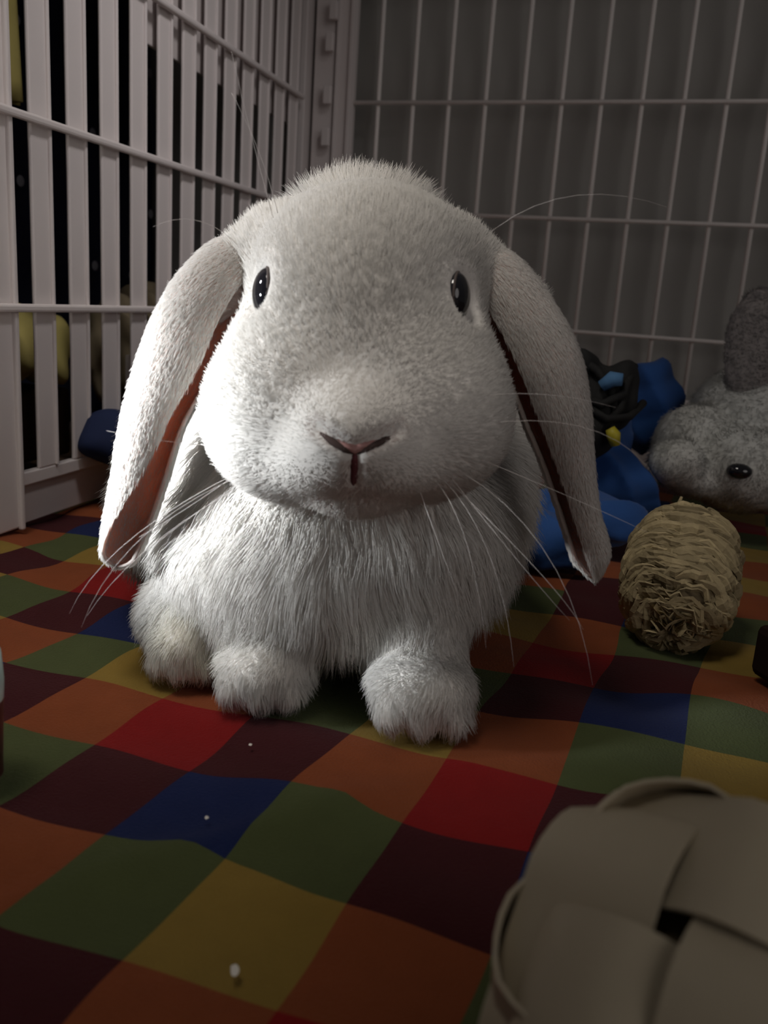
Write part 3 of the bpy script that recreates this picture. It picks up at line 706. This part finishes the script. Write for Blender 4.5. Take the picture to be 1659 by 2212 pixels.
dcr = np.min([np.linalg.norm(V - (np.array(a) + np.clip(((V - np.array(a)) @ (np.array(b) - np.array(a))) / np.sum((np.array(b) - np.array(a)) ** 2), 0, 1)[:, None] * (np.array(b) - np.array(a))), axis=1) for a, b, r in CREASE], axis=0)
deye = np.min([np.linalg.norm(V - np.array(c), axis=1) for c, n in EYES], axis=0)
length *= np.clip((dcr + .0045) / .008, .6, 1) * np.clip((deye - .007) / .012, .25, 1)
length[V[:, 2] < .010] *= .7
dens = np.where(V[:, 2] < .003, 0.05, 1.0) * (wh * (2.4 + 3.0 * np.clip(1 - dcr / .012, 0, 1)) + wl * 1.4 + wb_ * 1.0) * np.where((N[:, 1] > .3) & (V[:, 1] > .08), .25, 1.0)
dens *= np.clip((dcr - .0005) / .0008, 0, 1) * np.clip((deye - .0066) / .002, 0, 1)
fh = V - np.array(NOSE) + np.array([0, 0, .004]); fh /= np.linalg.norm(fh, axis=1, keepdims=True)
fb = np.tile([[0, .25, -1.0]], (len(V), 1)) + np.stack([np.sign(V[:, 0] + .02) * .25, np.where(V[:, 1] < .0, -.35, .3), 0 * V[:, 0]], 1)
top = np.clip((V[:, 2] - .15) / .05, 0, 1)[:, None]
fb = fb * (1 - top) + top * np.array([[0, 1.0, .1]])
fl_ = np.tile([[0, -.55, -1.0]], (len(V), 1))
flow = fh * wh[:, None] + fb * wb_[:, None] + fl_ * wl[:, None]
lift = wh * .34 + wb_ * .42 + wl * .45
pk = np.clip(1 - dcr / .0045, 0, 1)[:, None] * 0.6
tint = np.array([[.90, .875, .835]]) * (1 - pk) + np.array([[.62, .38, .34]]) * pk
yl = np.clip(1 - np.linalg.norm(V - np.array((-0.0804,-0.0550,0.0158)), axis=1) / .03, 0, 1)[:, None]
tint = tint * (1 - .12 * yl * np.array([[.2, .3, 1.2]]))
grow_fur('fur', V, Q, N, length, dens, flow, lift, tint, FURN, .00013, rb, M['fur'], seed=2, K=5, rz=RZ, jit=.10, wave=wh * .04 + wb_ * .45 + wl * .6)

for (c, n) in EYES:
    bm = bmesh.new(); bmesh.ops.create_uvsphere(bm, u_segments=32, v_segments=20, radius=1.0)
    e = bm_obj('eye', bm, M['eye'], rb, True); e.location = c; e.scale = (.0086, .0052, .0090)
    e.rotation_euler = Vector(n).to_track_quat('Y', 'Z').to_euler(); e['label'] = 'glossy dark eye'
    pts = []; nn = Vector(n).normalized(); ax1 = nn.cross(Vector((0, 0, 1))).normalized(); ax2 = ax1.cross(nn)
    for k in range(25):
        a = 2 * math.pi * k / 24; pts.append(Vector(c) + ax1 * (.0083 * math.cos(a)) + ax2 * (.0088 * math.sin(a)) + nn * .0006)
    v, f = tube(pts, .0006, 6, False); mesh_obj('eye_rim', v, f, M['eyerim'], rb)
# nose pad and mouth line
def ridge(path, rad, name, mtl, fl=(1, 1, 1)):
    v, f = tube(path, rad, 8); return mesh_obj(name, v, f, mtl, rb)
def skin_pts(pts, back): return [Vector((p[0], front_y(rabbit_fn, p[0], p[2]) + back, p[2])) for p in pts]
def interp(pts, n): 
    pts = [Vector(p) for p in pts]; return [pts[min(int(t), len(pts) - 2)].lerp(pts[min(int(t), len(pts) - 2) + 1], t - min(int(t), len(pts) - 2)) for t in [i * (len(pts) - 1) / (n - 1) for i in range(n)]]
for side_ in (NL, NRr):
    q_ = skin_pts(interp(side_, 9), .0002); q_ = [p + Vector((0, 0, -.0014)) for p in q_]; ridge(q_, [.0006, .0011, .0015, .0018, .0019, .0018, .0016, .0012, .0005], 'nostril', M['nostril'])
NV = interp(NL[::-1] + NRr[1:], 17)
o = ridge(skin_pts(NV, .0004), [.0003 + .0017 * max(0, 1 - abs(i - 8) / 6) ** .8 for i in range(17)], 'nose', M['nose']); o['label'] = 'pink Y-shaped nose'
o = ridge(skin_pts(interp(NM, 9), .0005), [.0012, .0014, .0016, .0018, .0018, .0018, .0017, .0014, .0008], 'mouth', M['mouth'])

# ears: curved shells, white outside, pink inside
def ear(path, half, side, a_half, name='ear'):
    path = [Vector(p) for p in path]; n = len(path)
    # resample
    m_ = 40; P = []; B = []; A = []
    for k in range(m_):
        t = k / (m_ - 1) * (n - 1); i = min(int(t), n - 2); u = t - i
        p0, p1, p2, p3 = (path[max(i - 1, 0)], path[i], path[i + 1], path[min(i + 2, n - 1)])
        P.append(0.5 * ((2 * p1) + (p2 - p0) * u + (2 * p0 - 5 * p1 + 4 * p2 - p3) * u * u + (3 * p1 - p0 - 3 * p2 + p3) * u ** 3))
        B.append(half[i] * (1 - u) + half[i + 1] * u); A.append(a_half[i] * (1 - u) + a_half[i + 1] * u)
    C = 25; V = []; Fc = []; MI = []
    VN = []
    for layer in (0, 1):
        for k in range(m_):
            T = (P[min(k + 1, m_ - 1)] - P[max(k - 1, 0)]).normalized()
            fk = k / (m_ - 1); o = Vector((side * .95, .10 - .75 * fk ** 1.3, 0)); o = (o - T * o.dot(T)).normalized(); nn = T.cross(o).normalized()
            if nn.y > 0: nn = -nn                       # nn points at the camera
            th = 0.0017; b = B[k] - (th if layer else 0); a = A[k] - (th if layer else 0)
            b = max(b, .0004); a = max(a, .0004)
            pn = math.radians(142 - (75 * min(1, max(0, (k / m_ - .52) / .3)) if side > 0 else 0)); pf = math.radians(168)
            for q in range(C):
                ph = -pf + (pf + pn) * q / (C - 1)
                V.append(P[k] - o * (b * math.cos(ph)) + nn * (a * math.sin(ph)))
    L1 = m_ * C
    for k in range(m_ - 1):
        for q in range(C - 1):
            i = k * C + q; Fc.append((i, i + C, i + C + 1, i + 1)); MI.append(0)
            j = L1 + i; Fc.append((j, j + 1, j + C + 1, j + C)); MI.append(1)
    for k in range(m_ - 1):
        for q in (0, C - 1):
            i = k * C + q; Fc.append((i, i + C, L1 + i + C, L1 + i)); MI.append(0)
    for q in range(C - 1):
        for k in (0, m_ - 1):
            i = k * C + q; Fc.append((i, i + 1, L1 + i + 1, L1 + i)); MI.append(0)
    eo = mesh_obj(name, V, Fc, [M['ear_out'], M['ear_in']], rb, True, MI)
    bm = bmesh.new(); bm.from_mesh(eo.data); bmesh.ops.recalc_face_normals(bm, faces=bm.faces); bm.to_mesh(eo.data); bm.free()
    Va = np.array([tuple(v) for v in V]); 
    Qo = np.array([f for f, mi in zip(Fc, MI) if mi == 0])[:2 * (m_ - 1) * (C - 1)]
    Qo = np.array([Fc[i] for i in range(0, 2 * (m_ - 1) * (C - 1), 2)]); Qi = np.array([Fc[i] for i in range(1, 2 * (m_ - 1) * (C - 1), 2)])
    cen = np.repeat(np.array([tuple(p) for p in P]), C, axis=0); cen = np.concatenate([cen, cen])
    No = vert_normals(Va, Qo)
    sgn = np.sign(((Va - cen) * No).sum(1)); sgn[sgn == 0] = 1
    rad_ = Va - cen; rad_ /= np.linalg.norm(rad_, axis=1, keepdims=True) + 1e-9
    med = np.sign(np.median(((Va - cen) * No).sum(1)[:L1])); No = No * med
    dirs = np.array([tuple((P[min(k + 1, m_ - 1)] - P[max(k - 1, 0)]).normalized()) for k in range(m_)]); fl = np.concatenate([np.repeat(dirs, C, axis=0)] * 2)
    one = np.ones(len(Va)); tn = np.tile([[.90, .865, .825]], (len(Va), 1))
    grow_fur('ear_fur', Va, Qo, No, one * .0042, one, fl, one * .30, tn, int(FURN * .22), .00013, rb, M['fur'], seed=8 + side, K=4, rz=RZ, jit=.08, wave=one * .12)
    wt = np.concatenate([np.repeat(np.linspace(0, 1, m_) ** 2, C)] * 2) + .05; Ni = vert_normals(Va, Qi); Ni = Ni * -np.sign(np.median(((Va - cen) * Ni).sum(1)[L1:]))
    grow_fur('ear_lining_fur', Va, Qi, Ni, one * .0028, wt, fl, one * .30, np.tile([[.74, .64, .60]], (len(Va), 1)), int(FURN * .05), .00012, rb, M['fur'], seed=18 + side, K=3, rz=RZ, jit=.1, wave=one * .1)
    return eo
EL = [(-0.0573,-0.0220,0.1818), (-0.0675,-0.0340,0.1732), (-0.0774,-0.0460,0.1580), (-0.0852,-0.0540,0.1362), (-0.0928,-0.0580,0.1143), (-0.0980,-0.0590,0.0917), (-0.1033,-0.0570,0.0717), (-0.1085,-0.0540,0.0557), (-0.1104,-0.0530,0.0498)]
ear(EL, [.012, .0150, .0150, .0152, .0120, .0105, .0090, .0075, .0015], 1, [.008, .011, .012, .013, .013, .012, .011, .008, .0015])
ER = [(0.0276,-0.0220,0.1836), (0.0367,-0.0340,0.1764), (0.0486,-0.0440,0.1609), (0.0587,-0.0500,0.1438), (0.0661,-0.0530,0.1244), (0.0722,-0.0540,0.1063), (0.0785,-0.0540,0.0875), (0.0865,-0.0520,0.0689), (0.0896,-0.0510,0.0581)]
ear(ER, [.012, .0140, .0150, .0155, .0132, .0100, .0078, .0080, .0015], -1, [.008, .011, .012, .013, .013, .011, .009, .008, .0015])

# whiskers
WHP = [((-0.0420,-0.0850,0.1067), (-0.0870,-0.1000,0.0785), (-0.1126,-0.1000,0.0459), 0), ((-0.0402,-0.0850,0.1043), (-0.0793,-0.1100,0.0834), (-0.1065,-0.1050,0.0429), 0), ((-0.0401,-0.0850,0.1025), (-0.0774,-0.1050,0.0789), (-0.1061,-0.1000,0.0455), 0), ((-0.0398,-0.0900,0.1120), (-0.0657,-0.1000,0.0919), (-0.0870,-0.1000,0.0768), 0), ((-0.0396,-0.0900,0.1069), (-0.0623,-0.1000,0.0905), (-0.0821,-0.1000,0.0737), 0), ((0.0168,-0.0950,0.1117), (0.0550,-0.1100,0.0862), (0.0788,-0.1100,0.0361), 0), ((0.0186,-0.0950,0.1102), (0.0458,-0.1100,0.0822), (0.0677,-0.1100,0.0600), 0), ((0.0154,-0.0950,0.1083), (0.0359,-0.1100,0.0849), (0.0500,-0.1100,0.0411), 0), ((0.0139,-0.0950,0.1065), (0.0276,-0.1100,0.0893), (0.0395,-0.1100,0.0474), 0), ((0.0200,-0.0900,0.1161), (0.0596,-0.1000,0.1040), (0.0939,-0.1000,0.0912), 0), ((0.0196,-0.0900,0.1211), (0.0649,-0.1000,0.1273), (0.0946,-0.1000,0.1097), 0), ((0.0188,-0.0950,0.1068), (0.0543,-0.1100,0.0778), (0.0729,-0.1100,0.0569), 0), ((0.0109,-0.0950,0.1029), (0.0200,-0.1100,0.0838), (0.0299,-0.1100,0.0624), 0), ((0.0159,-0.0850,0.1285), (0.0432,-0.1000,0.1370), (0.0768,-0.1000,0.1345), 0), ((-0.0472,-0.0850,0.1107), (-0.0698,-0.0900,0.1100), (-0.0983,-0.1000,0.1145), 0), ((-0.0478,-0.0650,0.1915), (-0.0563,-0.0700,0.2201), (-0.0635,-0.0700,0.2450), 0), ((-0.0462,-0.0650,0.1932), (-0.0528,-0.0700,0.2127), (-0.0631,-0.0700,0.2317), 0), ((-0.0567,-0.0600,0.1764), (-0.0721,-0.0700,0.1879), (-0.0906,-0.0700,0.1851), 0), ((0.0231,-0.0600,0.1816), (0.0536,-0.0700,0.2039), (0.0951,-0.0700,0.2034), 0)]

for a, b, c, _ in WHP:
    a, b, c = Vector(a), Vector(b), Vector(c); pts = []
    for k in range(11):
        t = k / 10; pts.append(a * (1 - t) ** 2 + (b * 2 - (a + c) / 2) * 2 * t * (1 - t) + c * t * t)
    v, f = tube(pts, [.00011 * (1 - .7 * k / 10) for k in range(11)], 5); mesh_obj('whisker', v, f, M['whisker'], rb)
